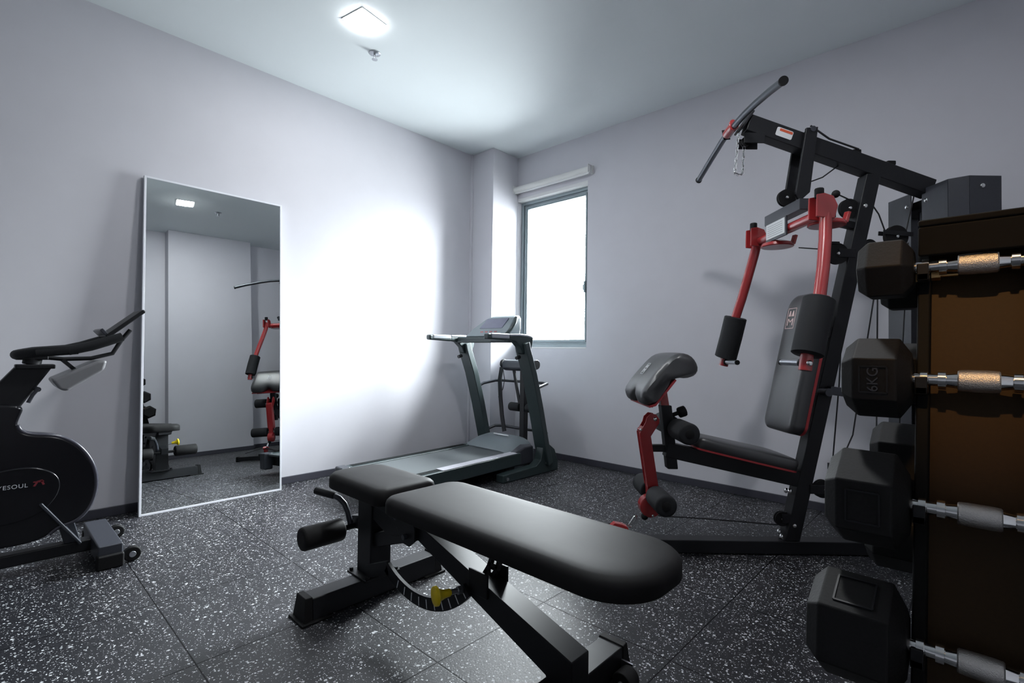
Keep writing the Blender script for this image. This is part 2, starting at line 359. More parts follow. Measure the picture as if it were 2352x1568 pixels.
# curved selector plate with ticks
cx, cz, r0, r1 = -1.352, .448, .312, .352
sel = MB(); A = [R(a) for a in range(238, 323, 5)]
inner = [(cx+r0*math.cos(a), cz+r0*math.sin(a)) for a in A]; outer = [(cx+r1*math.cos(a), cz+r1*math.sin(a)) for a in A]
for k in range(len(A)-1):
    sel.prism([inner[k], inner[k+1], outer[k+1], outer[k]], 'y', by-.062, by-.050)
sel.beam((-1.66, by-.056, .110), (-1.520, by-.056, .165), .012, .045)
sp = sel.build('angle_selector', 'steel', bench)
for k, a in enumerate(range(252, 318, 7)):
    a = R(a); b = MB(); rr0, rr1 = r0+.008, r1-.004
    b.beam((cx+rr0*math.cos(a), by-.0625, cz+rr0*math.sin(a)), (cx+rr1*math.cos(a), by-.0625, cz+rr1*math.sin(a)), .0010, .0035, up=(math.sin(a), 0, -math.cos(a))); b.build('tick_mark', 'letter', sp)
def knob(p, q, parent):
    p, q = Vector(p), Vector(q); d = (q-p).normalized()
    b = MB(); b.lathe(q, -d, [(0, .016), (.004, .027), (.012, .028), (.020, .017), (.036, .012), (.052, .011), (.056, .008)], 24); k = b.build('adjustment_knob', 'yellow', parent, ang=50)
    b = MB(); b.cyl(p, q - d*.05, .008, 16).cyl(p, p+d*.014, .013, 6); b.build('knob_shaft', 'silver', k)
knob((-1.125, by-.062, .222), (-1.150, by-.150, .222), bench)
knob((-1.70, by+.040, .290), (-1.70, by+.135, .300), bench)
# ladder bracket under the backrest
lad = MB(); pts = [(-1.035,.400),(-1.028,.365),(-1.030,.330),(-1.042,.298),(-1.062,.268)]
for sgn in (-1, 1):
    for k in range(len(pts)-1):
        lad.beam((pts[k][0]+sgn*.016, by-.012, pts[k][1]), (pts[k+1][0]+sgn*.016, by-.012, pts[k+1][1]), .014, .012, up=(1,0,0))
for k, (x, z) in enumerate(((-1.033,.392),(-1.029,.362),(-1.031,.334),(-1.040,.306),(-1.056,.278))):
    lad.box(x-.018, x+.018, by-.019, by-.005, z-.006, z+.006)
lad.build('back_ladder', 'steel', bench)
for y_ in (by-.046, by+.038):
    b = MB(); b.box(-1.115, -1.035, y_, y_+.008, .215, .285); b.build('ladder_bracket', 'steel', bench, bevel=.002)
# leg rollers and handle
b = MB(); b.beam((-1.74, by, .262), (-1.845, by, .240), .05, .05).cyl((-1.815, .83, .232), (-1.815, 1.295, .232), .011, 16); b.build('roller_arm', 'steel', bench, bevel=.002)
for p, q in ((.822, .985), (1.135, 1.298)):
    b = MB(); b.roller((-1.815, p, .232), (-1.815, q, .232), .043, .010); b.build('leg_roller', 'vinyl', bench, ang=50)
b = MB(); b.tube([(-1.815, 1.020, .245), (-1.822, 1.012, .290), (-1.832, 1.002, .322), (-1.850, .990, .342), (-1.878, .975, .354), (-1.905, .962, .359)], .011, 14); hb = b.build('handle', 'steel2', bench)
b = MB(); b.roller((-1.868, .9805, .3515), (-1.950, .939, .364), .0150, .004); b.build('handle_grip', 'foam', hb, ang=50)

# ------------------------------------------------------------------ dumbbell rack
ry = 1.045
OFF = Vector((0, ry, 0))
rack = thing('dumbbell_rack', 'black upright dumbbell rack with a flat top cap at the right edge', 'dumbbell rack', (0, ry, 0))
def fe(z): return .934 + (z-1.06)*.235
def re(z): return 2*ry - fe(z)
for x0, x1 in ((-.062, -.047), (.052, .067)):
    b = MB(); b.prism([(fe(.02), .02), (re(.02), .02), (re(1.10), 1.10), (re(1.10)-.012, 1.118), (fe(1.10)+.012, 1.118), (fe(1.10), 1.10)], 'x', x0, x1)
    sp = b.build('side_plate', 'matte', rack, bevel=.003)
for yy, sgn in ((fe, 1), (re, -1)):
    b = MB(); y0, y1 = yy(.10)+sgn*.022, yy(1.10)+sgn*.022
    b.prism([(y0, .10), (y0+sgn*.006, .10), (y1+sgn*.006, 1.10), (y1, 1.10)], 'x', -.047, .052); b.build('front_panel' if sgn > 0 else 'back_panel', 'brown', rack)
b = MB(); b.box(-.060, .066, fe(1.10)-.036, re(1.10)+.036, 1.118, 1.128)
b.box(-.060, .066, fe(1.10)-.036, fe(1.10)-.030, 1.076, 1.118).box(-.060, .066, re(1.10)+.030, re(1.10)+.036, 1.076, 1.118); b.build('top_cap', 'matte', rack, bevel=.003)
b = MB()
for yy in (fe(1.05)+.012,):
    b.cyl((-.070, yy, 1.052), (-.062, yy, 1.052), .0075, 6).cyl((-.047, yy, 1.052), (-.037, yy, 1.052), .0075, 6).cyl((-.037, yy, 1.052), (-.018, yy, 1.052), .003, 10)
b.build('cap_bolt', 'brass', rack)
b = MB(); b.box(-.16, .165, fe(.02)-.02, fe(.02)+.05, 0, .03).box(-.16, .165, re(.02)-.05, re(.02)+.02, 0, .03).box(-.062, .067, fe(.02)+.05, re(.02)-.05, 0, .03); b.build('base_frame', 'steel', rack, bevel=.004)
rows = [  # z, head height, head length, hexagon turn (deg)
    (1.062, .0815, .066, 0), (.903, .115, .078, 31), (.738, .132, .090, 31), (.572, .140, .103, 24)]
OFF = Vector((0,0,0))
def hook(y, z, sgn, parent):
    for x in (-.0615, .0525):
        b = MB(); y1 = (fe(z-.02)+.01) if sgn > 0 else (re(z-.02)-.01)
        b.box(x, x+.0135, min(y-sgn*.016, y1), max(y-sgn*.016, y1), z-.020, z-.0095)
        b.box(x, x+.0135, min(y-sgn*.016, y-sgn*.012), max(y-sgn*.016, y-sgn*.012), z-.020, z+.004)
        o = b.build('cradle', 'steel', parent, bevel=.0015, origin=None)
OFF = Vector((0, ry, 0))
def yrow(z, sgn): return (fe(z)-.012) if sgn > 0 else (re(z)+.012)
for z, h, l, tw in rows:
    for sgn in (1, -1): hook(yrow(z, sgn), z, sgn, rack)
OFF = Vector((0,0,0))
def hexring(x, r, tw, z=0): return [(x, r*math.cos(R(60*k+tw)), r*math.sin(R(60*k+tw))) for k in range(6)]
def dumbbell(y, z, h, l, tw, label, group=None, word=None, flatface=None):
    t = thing('dumbbell', label, 'dumbbell', (.0025, y, z), 0, 'hex dumbbells on the rack')
    # handle: ringed chrome ends and a knurled grip
    for s in (-1, 1):
        b = MB(); b.lathe((s*.0195,0,0), (s,0,0), [(0,.0125),(.0005,.0105),(.0120,.0090),(.0125,.0125),(.0205,.0125),(.0210,.0085),(.0310,.0082),(.0315,.0118),(.0390,.0118),(.0395,.0082),(.0520,.0080)], 28)
        b.build('handle_end', 'chrome', t, ang=30)
    b = MB(); b.lathe((-.0205,0,0), (1,0,0), [(0,.0125),(.0015,.0138),(.0105,.0144),(.0305,.0144),(.0395,.0138),(.041,.0125)], 32); b.build('handle_grip', 'knurl', t, ang=30)
    rv = h/2/math.cos(R(30)) if tw % 60 > 20 and tw % 60 < 40 else h/2/max(abs(math.sin(R(60*k+tw))) for k in (1, 2))
    rv = h/2/max(abs(math.sin(R(60*k+tw))) for k in range(6))
    for s in (-1, 1):
        b = MB(); x0 = s*.0670; c = min(.016, l*.2)
        b.loft([hexring(x0, rv*.60, tw), hexring(x0+s*c*.9, rv*.985, tw), hexring(x0+s*(l-c), rv, tw), hexring(x0+s*l, rv*.74, tw)])
        hd = b.build('hex_head', 'rubber', t, bevel=.0022, seg=3)
        if flatface is not None:
            a = R(flatface); nrm = Vector((0, math.cos(a), math.sin(a))); ap = rv*math.cos(R(30)); up = Vector((0, -math.sin(a), math.cos(a)))
            cxh = x0+s*l*.5; w = l*.20; hh = rv*.31
            b = MB()
            for (p, q) in (((-w,-hh),(w,-hh)), ((w,-hh),(w,hh)), ((w,hh),(-w,hh)), ((-w,hh),(-w,-hh))):
                P = [Vector((cxh+u, 0, 0)) + nrm*(ap+.0006) + up*v for u, v in (p, q)]
                b.beam(P[0], P[1], .0022, .0022, up=nrm)
            b.build('label_border', 'steel', hd)
            if word:
                m4 = axes(Vector((cxh, 0, 0)) + nrm*(ap+.0004), Vector((0, 0, 1)), Vector((-1, 0, 0)))
                z_ = m4.col[2].xyz
                if z_.dot(nrm) < 0: m4 = axes(Vector((cxh, 0, 0)) + nrm*(ap+.0004), Vector((0, 0, 1)), Vector((1, 0, 0)))
                text_obj('weight_mark', word, hh*1.0, m4, 'steel2', hd, .0009, 1.0)
    return t
zz = ['top', 'second', 'third', 'lowest']
sizes = ['smallest', 'second smallest', 'second largest', 'largest']
for k, (z, h, l, tw) in enumerate(rows):
    ff = None; wd = None
    if k == 1: ff, wd = 181, '6KG'
    if k == 2: ff = 181
    if k == 3: ff = 114
    dumbbell(yrow(z, 1), z, h, l, tw, f'black hex dumbbell with chrome handle, {sizes[k]} on rack near side, {zz[k]} tier', None, wd, ff)
for k, (z, h, l, tw) in enumerate(rows):
    dumbbell(yrow(z, -1), z, h, l, tw, f'black hex dumbbell on the far side of the rack, {zz[k]} tier, behind the near one')

# ------------------------------------------------------------------ treadmill (runs along y, head end by the window)
OFF = Vector((-2.79, 2.35, 0))
tm = thing('treadmill', 'dark grey treadmill with console and handrails in the far corner by the window', 'treadmill', (-2.79, 2.35, 0))
TX = -2.80; LX, RX_ = -3.125, -2.475
def sk(y): return -.055*(y-2.2)          # the deck is turned a little
def deckprism(b, x0, x1, y0, y1, z0, z1):
    return b.loft([[(x0+sk(y), y, z0), (x1+sk(y), y, z0), (x1+sk(y), y, z1), (x0+sk(y), y, z1)] for y in (y0, y1)])
b = MB(); deckprism(b, -3.02, -2.52, 1.66, 2.95, .070, .150); b.build('deck_frame', 'steel', tm, bevel=.006)
b = MB(); deckprism(b, -2.985, -2.555, 1.62, 2.86, .150, .166); b.build('running_belt', 'belt', tm, bevel=.004)
for x0, x1 in ((-3.065, -2.985), (-2.555, -2.470)):
    b = MB(); deckprism(b, x0, x1, 1.62, 2.80, .085, .172)
    o = b.build('side_rail', 'green', tm, bevel=.006)
    b = MB()
    for k in range(3):
        u = x0+.018+k*.018
        deckprism(b, u, u+.006, 1.68, 2.72, .171, .1745)
    b.build('tread_strip', 'rubber', o)
    b = MB(); deckprism(b, x0-.004, x1+.004, 1.585, 1.655, .045, .178); b.build('end_cap', 'steel2', o, bevel=.012, seg=3)
# window glare on the near rail, painted as a pale glossy strip
b = MB(); deckprism(b, -2.549, -2.474, 2.02, 2.76, .1725, .1765); b.build('rail_glare', 'cover', tm, bevel=.002)
# motor hood
rings = []
for y, zt, wx in ((2.755, .176, .30), (2.80, .212, .305), (2.88, .243, .300), (2.96, .256, .285), (3.03, .244, .27), (3.07, .16, .26)):
    r = []
    for k in range(15):
        u = -1 + 2*k/14
        r.append((TX+sk(y)+wx*u, y + (.035*(1-u*u) if y < 2.82 else 0)*-1, .075 + (zt-.075)*(1-abs(u)**5*.55)))
    r = [(TX+sk(y)+wx, y, .05), (TX+sk(y)-wx, y, .05)][::-1][::1] and ([(TX+sk(y)-wx, y, .05)] + r + [(TX+sk(y)+wx, y, .05)])
    rings.append(r)
b = MB(); b.loft(rings); hood = b.build('motor_hood', 'hood', tm, ang=30)
b = MB(); pth = [(-.085, 0), (-.06, .006), (-.03, .0), (0, .003), (.03, -.003), (.06, .003), (.085, -.002)]
b.tube([(TX-.02+x, 2.905+y, .2600) for x, y in pth], .0055, 8); b.build('logo_script', 'letter', hood)
b = MB(); b.loft([[(TX+sk(2.9)+.262, 2.74, .07), (TX+sk(2.9)+.312, 2.74, .07), (TX+sk(2.9)+.312, 2.74, .165), (TX+sk(2.9)+.262, 2.74, .175)],
                  [(TX+sk(2.9)+.262, 2.86, .07), (TX+sk(2.9)+.318, 2.86, .07), (TX+sk(2.9)+.318, 2.86, .205), (TX+sk(2.9)+.262, 2.86, .225)],
                  [(TX+sk(2.9)+.262, 2.97, .07), (TX+sk(2.9)+.312, 2.97, .07), (TX+sk(2.9)+.312, 2.97, .200), (TX+sk(2.9)+.262, 2.97, .215)]])
b.build('hood_side', 'steel2', tm, bevel=.012, seg=3)
# uprights, bases
for sx, x in ((-1, LX), (1, RX_)):
    b = MB(); b.tube([(x+.01, 3.045, .06), (x, 3.005, .22), (x, 2.93, .50), (x, 2.85, .76), (x, 2.775, .945), (x, 2.76, 1.0)], 1, sq=(.054, .112)); up = b.build('upright', 'green', tm, bevel=.006)
    b = MB(); b.prism([(2.54, 0), (3.17, 0), (3.17, .075), (3.125, .17), (3.06, .215), (2.985, .20), (2.955, .105), (2.90, .072), (2.54, .058)], 'x', x-.036, x+.036); bs = b.build('base_foot', 'green', tm, bevel=.008)
    b = MB(); b.cyl((x+sx*.030, 2.585, .026), (x+sx*.041, 2.585, .026), .012, 16).cyl((x+sx*.030, 3.02, .075), (x+sx*.041, 3.02, .075), .010, 16); b.build('bolt', 'silver', bs)
    # bracket flaring into the handrail
    b = MB(); b.prism([(2.735, .92), (2.815, .90), (2.850, .985), (2.860, 1.045), (2.60, 1.045), (2.60, 1.018), (2.665, 1.005), (2.715, .965)], 'x', x-.028, x+.028); b.build('rail_bracket', 'green', up, bevel=.008)
    b = MB(); b.cyl((x, 2.735, .895), (x, 2.70, .885), .014, 14); b.build('lock_knob', 'steel', up)
    # handrail
    b = MB(); b.tube([(x, 2.62, 1.030), (x, 2.50, 1.035), (x, 2.40, 1.038), (x, 2.385, 1.038)], 1, sq=(.052, .040)); h = b.build('handrail', 'green', tm, bevel=.012, seg=3)
    b = MB(); b.box(x-.0285, x+.0285, 2.415, 2.60, 1.024, 1.062); b.build('pulse_grip', 'silver', h, bevel=.010, seg=3)
    b = MB(); b.tube([(x, 2.60, 1.052), (x, 2.70, 1.056), (x, 2.80, 1.052), (x, 2.852, 1.040)], 1, sq=(.058, .018)); b.build('rail_trim', 'silver', h, bevel=.007, seg=3)
b = MB(); b.box(LX+.026, RX_-.026, 2.66, 2.72, 1.0, 1.045); b.build('cross_bar', 'green', tm, bevel=.010, seg=3)
b = MB(); b.box(TX+.14, RX_-.026, 2.60, 2.66, 1.005, 1.055); b.build('button_strip', 'green', tm, bevel=.008)
b = MB(); b.box(TX+.17, TX+.25, 2.597, 2.650, 1.055, 1.060); b.build('emergency_stop', 'red', tm, bevel=.002)
# console
cns = MB()
cx0, cx1 = -3.01, -2.535
cns.loft([[(cx0, 2.66, 1.045), (cx1, 2.66, 1.045), (cx1, 2.80, 1.045), (cx0, 2.80, 1.045)],
          [(cx0+.05, 2.685, 1.10), (cx1-.005, 2.685, 1.10), (cx1-.005, 2.82, 1.10), (cx0+.05, 2.82, 1.10)],
          [(cx0+.15, 2.745, 1.185), (cx1-.01, 2.745, 1.185), (cx1-.01, 2.83, 1.185), (cx0+.15, 2.83, 1.185)],
          [(cx0+.19, 2.79, 1.212), (cx1-.03, 2.79, 1.212), (cx1-.03, 2.83, 1.212), (cx0+.19, 2.83, 1.212)]])
con = cns.build('console', 'console', tm, bevel=.014, seg=3)
b = MB(); b.loft([[(cx0+.145, 2.690, 1.112), (cx1-.085, 2.690, 1.112), (cx1-.085, 2.696, 1.108), (cx0+.145, 2.696, 1.108)],
                  [(cx0+.185, 2.738, 1.188), (cx1-.060, 2.738, 1.188), (cx1-.060, 2.744, 1.184), (cx0+.185, 2.744, 1.184)]]); b.build('display', 'screen', con)
b = MB()
for k in range(4): b.box(cx0+.17+.05*k, cx0+.20+.05*k, 2.676, 2.680, 1.075, 1.088)
b.build('buttons', 'red', con, bevel=.001)
b = MB(); b.tube([(cx1-.02, 2.67, 1.06), (cx1+.01, 2.69, 1.10), (cx1+.01, 2.73, 1.15), (cx1-.01, 2.77, 1.19)], .014, 12); b.build('console_side_grip', 'green', con)
# tube loops behind the uprights carrying the massage belt
for z, n_ in ((.66, 'upper_loop'), (.265, 'lower_loop')):
    ya = 2.93 if z > .5 else 3.0
    b = MB(); b.tube([(LX, ya-.02, z-.03), (LX+.015, ya+.05, z), (LX+.04, 3.10, z+.02), (LX+.09, 3.135, z+.022), (RX_-.09, 3.135, z+.022), (RX_-.04, 3.11, z+.02), (RX_-.01, ya+.05, z), (RX_, ya-.02, z-.03)], .0125, 12); b.build('support_loop', 'steel2', tm)
mp = MB(); mp.box(-2.745, -2.695, 3.04, 3.09, .15, .80); post = mp.build('massager_post', 'steel', tm, bevel=.004)
b = MB(); b.box(-2.93, -2.60, 3.00, 3.115, .775, .865); ms = b.build('massager_motor', 'steel2', tm, bevel=.035, seg=4)
for x in (-2.945, -2.585):
    b = MB(); b.cyl((x-.012, 3.055, .83), (x+.012, 3.055, .83), .038, 24); b.build('belt_wheel', 'steel', ms, bevel=.003)
b = MB(); b.tube([(-2.955, 3.04, .80), (-2.965, 3.03, .70), (-2.945, 3.02, .55), (-2.915, 3.01, .40), (-2.875, 3.00, .27)], 1, sq=(.010, .038)); b.build('massage_belt', 'steel', ms)
b = MB(); b.tube([(-2.83, 3.06, .78), (-2.80, 3.06, .65), (-2.76, 3.06, .50)], 1, sq=(.010, .026)); b.build('massage_belt', 'steel', ms)
b = MB(); b.tube([(-2.90, 3.0, .79), (-2.87, 2.99, .70), (-2.89, 2.99, .62), (-2.95, 3.0, .55)], .003, 8); b.build('power_cord', 'cable', ms)
for p, q in ((-2.87, -2.755), (-2.685, -2.57)):
    b = MB(); b.roller((p, 3.065, .475), (q, 3.065, .475), .036, .008); b.build('foam_roller', 'foam', tm, ang=50)

# ------------------------------------------------------------------ exercise bike (plane parallel to the left wall)
OFF = Vector((-2.88, -.05, 0))
bk = thing('exercise_bike', 'black exercise bike cut off by the left edge of the picture', 'exercise bike', (-2.88, -.05, 0))
BX = -2.88
def side(b, pts, w, x=BX): return b.prism(pts, 'x', x-w, x+w)
# flywheel housing with the sweep up to the post
hs = [(.135,.690),(.118,.640),(.110,.605),(.128,.578),(.160,.566),(.205,.560),(.250,.545),(.292,.515),(.330,.465),(.356,.405),(.366,.345),(.362,.285),(.345,.232),(.318,.196),(.285,.178),(.245,.172),(.200,.130),(.10,.120),(-.05,.135),(-.16,.20),(-.20,.34),(-.16,.47),(-.08,.56),(-.03,.63),(-.01,.70)]
def smooth(p, it=2):
    for _ in range(it):
        q = []
        for i in range(len(p)):
            a, b_ = p[i], p[(i+1) % len(p)]
            q += [(a[0]*.75+b_[0]*.25, a[1]*.75+b_[1]*.25), (a[0]*.25+b_[0]*.75, a[1]*.25+b_[1]*.75)]
        p = q
    return p
hs = smooth(hs, 2)
M['shell'] = mat('gloss_black_shell', (.006, .006, .008), .22, spec=.4, noise=.1, nscale=5)
M['shell2'] = mat('grey_shell_edge', (.05, .05, .065), .25, spec=.6, noise=.05, nscale=20)
b = MB(); side(b, hs, .058); body = b.build('flywheel_housing', 'shell', bk, bevel=.016, seg=3)
rim = hs[:int(len(hs)*.62)]
b = MB(); b.tube([(BX+.050, y, z) for y, z in rim[6:]], .0085, 10); b.build('rim_trim', 'shell2', body)
cv = [(-.12,.34),(-.05,.405),(.04,.432),(.12,.442),(.18,.432),(.232,.400),(.250,.350),(.232,.290),(.18,.235),(.08,.215),(-.05,.22),(-.11,.25)]
b = MB(); b.prism(smooth(cv), 'x', BX+.055, BX+.072); cover = b.build('belt_cover', 'shell', body, bevel=.006, seg=3)
text_obj('lettering', 'YESOUL', .0225, axes((BX+.0725, .104, .366), (0, 1, -.01), (0, 0, 1)), 'letter', cover, .0006, 1.12)
# red emblem: angular running shape
b = MB(); ez = .026
for q in ([(.158,.333),(.170,.352),(.176,.350),(.165,.331)], [(.168,.352),(.186,.356),(.192,.348),(.176,.346)], [(.186,.354),(.194,.336),(.188,.333),(.180,.350)], [(.160,.352),(.170,.350),(.168,.346),(.158,.348)]):
    b.prism([(y+.004, z+ez) for y, z in q], 'x', BX+.0722, BX+.0732)
b.build('emblem', 'logored', cover)
# main tubes
b = MB(); b.prism([(.215,.845),(.105,.850),(-.065,.610),(.075,.600)], 'x', BX-.032, BX+.032); b.build('handlebar_post', 'steel', bk, bevel=.010, seg=3)
b = MB(); b.box(BX-.045, BX+.045, .10, .222, .835, .853); b.build('post_collar', 'steel', bk, bevel=.004)
b = MB(); b.cyl((BX+.03, .165, .752), (BX+.075, .168, .752), .010, 14).tube([(BX+.072, .168, .755), (BX+.076, .152, .73), (BX+.076, .140, .700)], .007, 10); b.build('height_lever', 'steel2', bk)
b = MB(); b.prism([(.150,.560),(.195,.560),(.325,.075),(.270,.075)], 'x', BX-.022, BX+.022)
b.beam((BX+.062, .185, .285), (BX+.030, .318, .080), .012, .040, up=(1,0,0)); b.build('front_fork', 'steel2', bk, bevel=.004)
b = MB(); b.box(BX-.030, BX+.030, -.62, .42, .035, .085); b.build('main_rail', 'steel', bk, bevel=.006)
for y, s in ((.398, 1), (-.62, -1)):
    b = MB(); b.box(BX-.215, BX+.215, y-.042, y+.042, .022, .098); ft = b.build('foot_bar', 'steel2', bk, bevel=.006)
    for s2 in (-1, 1):
        b = MB(); b.box(BX+s2*.205-.022, BX+s2*.205+.022, y-.046, y+.046, 0, .060); b.build('rubber_foot', 'rubber', ft, bevel=.008)
        if s > 0:
            b = MB(); b.cyl((BX+s2*.185-.014, y+.078, .032), (BX+s2*.185+.014, y+.078, .032), .032, 28); wh = b.build('transport_wheel', 'rubber', ft, bevel=.005)
            b = MB(); b.cyl((BX+s2*.185-.016, y+.078, .032), (BX+s2*.185+.016, y+.078, .032), .013, 20).box(BX+s2*.185-.020, BX+s2*.185-.014, y+.03, y+.085, .026, .040); b.build('wheel_hub', 'silver', wh, bevel=.002)
# handlebars
b = MB(); b.cyl((BX, .15, .852), (BX, .155, .885), .030, 20).box(BX-.03, BX+.03, .10, .20, .872, .890); b.build('bar_mount', 'steel', bk, bevel=.004)
b = MB(); b.tube([(BX-.150, .28, .918), (BX-.145, .16, .905), (BX-.08, .115, .895), (BX, .105, .893), (BX+.08, .115, .895), (BX+.145, .16, .905), (BX+.150, .28, .918)], .020, 16); hb = b.build('handlebar', 'foam', bk)
for s in (-1, 1):
    b = MB(); b.tube([(BX+s*.150, .25, .912), (BX+s*.152, .32, .932), (BX+s*.152, .37, .952), (BX+s*.150, .425, .975)], [.019, .020, .020, .019], 16); b.build('bar_grip', 'foam', hb)
b = MB(); b.tube([(BX, .16, .885), (BX, .25, .875), (BX, .34, .878), (BX, .415, .900), (BX, .445, .960), (BX, .478, 1.010)], .009, 12)
b.beam((BX, .245, .872), (BX, .285, .830), .03, .014); b.build('tablet_arm', 'steel', bk)
b = MB(); b.loft([[(BX-.12, .376, .980), (BX+.08, .376, .980), (BX+.08, .386, .965), (BX-.12, .386, .965)], [(BX-.12, .512, 1.105), (BX+.08, .512, 1.105), (BX+.08, .522, 1.092), (BX-.12, .522, 1.092)]]); th = b.build('tablet_holder', 'steel', bk, bevel=.005)
b = MB(); b.beam((BX-.12, .372, .996), (BX+.08, .372, .996), .014, .030, up=(0, -.65, .76)); b.build('holder_lip', 'steel2', th, bevel=.003)
# bottle and phone tray hanging under the bars
tr = [(.205,.790),(.232,.748),(.255,.742),(.375,.828),(.385,.872),(.350,.868)]
b = MB(); b.prism(tr, 'x', BX-.10, BX+.10); b.build('bottle_tray', 'tray', bk, bevel=.014, seg=3)
# saddle, rear post, crank and pedals (beyond the picture edge)
b = MB(); b.prism([(-.36,.78),(-.30,.78),(-.17,.15),(-.24,.15)], 'x', BX-.025, BX+.025); b.build('seat_tube', 'steel', bk, bevel=.006)
b = MB(); pad(b, [(BX+x, y) for x, y in ((-.02,-.16),(.02,-.16),(.035,-.25),(.095,-.38),(.10,-.43),(.06,-.46),(-.06,-.46),(-.10,-.43),(-.095,-.38),(-.035,-.25))], .80, .87, e=.02); b.build('saddle', 'vinyl', bk, ang=60)
b = MB(); b.cyl((BX-.09, -.03, .30), (BX+.09, -.03, .30), .018, 20).beam((BX+.085, -.03, .30), (BX+.085, -.17, .22), .018, .03).beam((BX-.085, -.03, .30), (BX-.085, .11, .38), .018, .03); ck = b.build('crank', 'steel2', bk, bevel=.003)
for s, y, z in ((1, -.17, .22), (-1, .11, .38)):
    b = MB(); b.box(BX+s*.10, BX+s*.20, y-.045, y+.045, z-.012, z+.012); b.build('pedal', 'rubber', ck, bevel=.004)
OFF = Vector((0,0,0))

# ------------------------------------------------------------------ home gym; local x = towards its rear, y = away from the viewer, z up
g = thing('home_gym', 'black and red multi-station home gym with padded seat, arms and lat bar', 'home gym', (2.37*-math.sin(.7512)+1.4*math.cos(.7512), 2.37*math.cos(.7512)+1.4*math.sin(.7512), 0), .7512)
def bolt(b, x, y, z, r=.010, d=(0,-1,0)):
    b.lathe((x, y, z), d, [(0, r), (.003, r), (.006, r*.85), (.009, r*.4)], 16)
def pulley(x, y, z, r, parent=None, w=.011):
    b = MB(); b.lathe((x, y-w, z), (0,1,0), [(0, r*.80), (.001, r), (w*.6, r), (w*.95, r*.86), (w*1.05, r*.86), (w*1.4, r), (2*w-.001, r), (2*w, r*.80)], 32); p = b.build('pulley', 'rubber', parent or g)
    b = MB(); bolt(b, x, y-w, z, .009); b.build('pulley_bolt', 'chrome', p)
    return p
b = MB(); b.box(-.99, .78, -.035, .035, .006, .066); b.build('base_beam', 'steel', g, bevel=.004)
for x, h in ((-.955, .25), (.62, .32)):
    b = MB(); b.box(x-.024, x+.024, -h, h, .006, .048); fo = b.build('cross_foot', 'steel', g, bevel=.004)
    for s in (-1, 1):
        b = MB(); b.box(x-.027, x+.027, s*h-.012, s*h+.012, 0, .051); b.build('end_cap', 'rubber', fo, bevel=.004)
b = MB(); b.prism([(-.112,.066),(-.043,.066),(.340,1.80),(.271,1.80)], 'y', -.033, .033); up = b.build('upright', 'steel', g, bevel=.004)
b = MB(); bolt(b, .262, -.033, 1.645, .011); bolt(b, -.070, -.033, .14, .010); b.build('upright_bolt', 'chrome', up)
b = MB(); bolt(b, -.125, .0, .10, .012, (-1,0,.2)); bolt(b, -.125, -.022, .085, .012, (-1,0,.2)); bolt(b, -.052, .015, .40, .013, (-1,0,.2)); bolt(b, -.052, -.015, .405, .013, (-1,0,.2)); bolt(b, -.082, .015, .290, .013, (-1,0,.2)); bolt(b, -.082, -.015, .295, .013, (-1,0,.2)); b.build('seat_beam_bolt', 'chrome', up)
b = MB(); b.beam((-.665, 0, .483), (-.02, 0, .346), .060, .070); b.build('seat_beam', 'steel', g, bevel=.004)
b = MB(); b.prism([(-.694,.690),(-.644,.690),(-.612,.392),(-.660,.392)], 'y', -.027, .027); fp = b.build('front_post', 'steel', g, bevel=.004)
b = MB(); b.box(-.755, -.655, -.016, .016, .470, .502); b.build('stop_bar', 'steel', fp, bevel=.003)
b = MB(); b.cyl((-.640, 0, .640), (-.600, 0, .655), .010, 14).roller((-.605, 0, .653), (-.570, 0, .665), .026, .006, 10); b.build('height_knob', 'rubber', fp, ang=50)
b = MB(); b.prism([(-.690,.68),(-.652,.68),(-.672,.800),(-.710,.800)], 'y', -.021, .021); rt_ = b.build('curl_pad_tube', 'red', g, bevel=.004)
# preacher curl pad: sloping board rolled over at its top, scalloped foot
prof_u = [(-.822,.722),(-.829,.752),(-.800,.800),(-.762,.852),(-.718,.900),(-.680,.932),(-.640,.942),(-.604,.932),(-.578,.904),(-.566,.868),(-.580,.840),(-.610,.828),(-.645,.834),(-.672,.822),(-.700,.788),(-.740,.742),(-.765,.706),(-.790,.698),(-.812,.704)]
pu = smooth(prof_u, 1); rings = []; N = 21
for k in range(N):
    u = -1 + 2*k/(N-1); yy = .178*u
    edge = 1 - .0*abs(u)
    e = max(0, (abs(u)-.86)/.14); sh = .018*e*e + .005*u*u
    cxm = sum(p[0] for p in pu)/len(pu); czm = sum(p[1] for p in pu)/len(pu)
    r = []
    for (x, z) in pu:
        low = max(0, min(1, (.80-z)/.10))           # the foot is notched in the middle
        notch = .050*math.exp(-(u/.22)**2)*low
        dx, dz = x-cxm, z-czm; dl = math.hypot(dx, dz); f_ = 1 - sh/dl
        r.append((cxm+dx*f_ + notch*.66, yy, czm+dz*f_ + notch*.75))
    rings.append(r)
b = MB(); b.loft(rings); cp = b.build('curl_pad', 'gloss', g, ang=50)
b = MB(); b.prism([(-.790,.694),(-.762,.702),(-.698,.782),(-.672,.816),(-.678,.822),(-.704,.790),(-.766,.712),(-.792,.702)], 'y', -.1755, .1755); b.build('pad_piping', 'redpipe', cp)
b = MB(); b.prism([(-.775,.700),(-.765,.690),(-.665,.805),(-.676,.815)], 'y', -.13, .13); b.build('pad_board', 'steel', cp)
dn = Vector((-.746+.805, 0, .872-.797)).normalized(); nn = Vector((-dn.z, 0, dn.x))
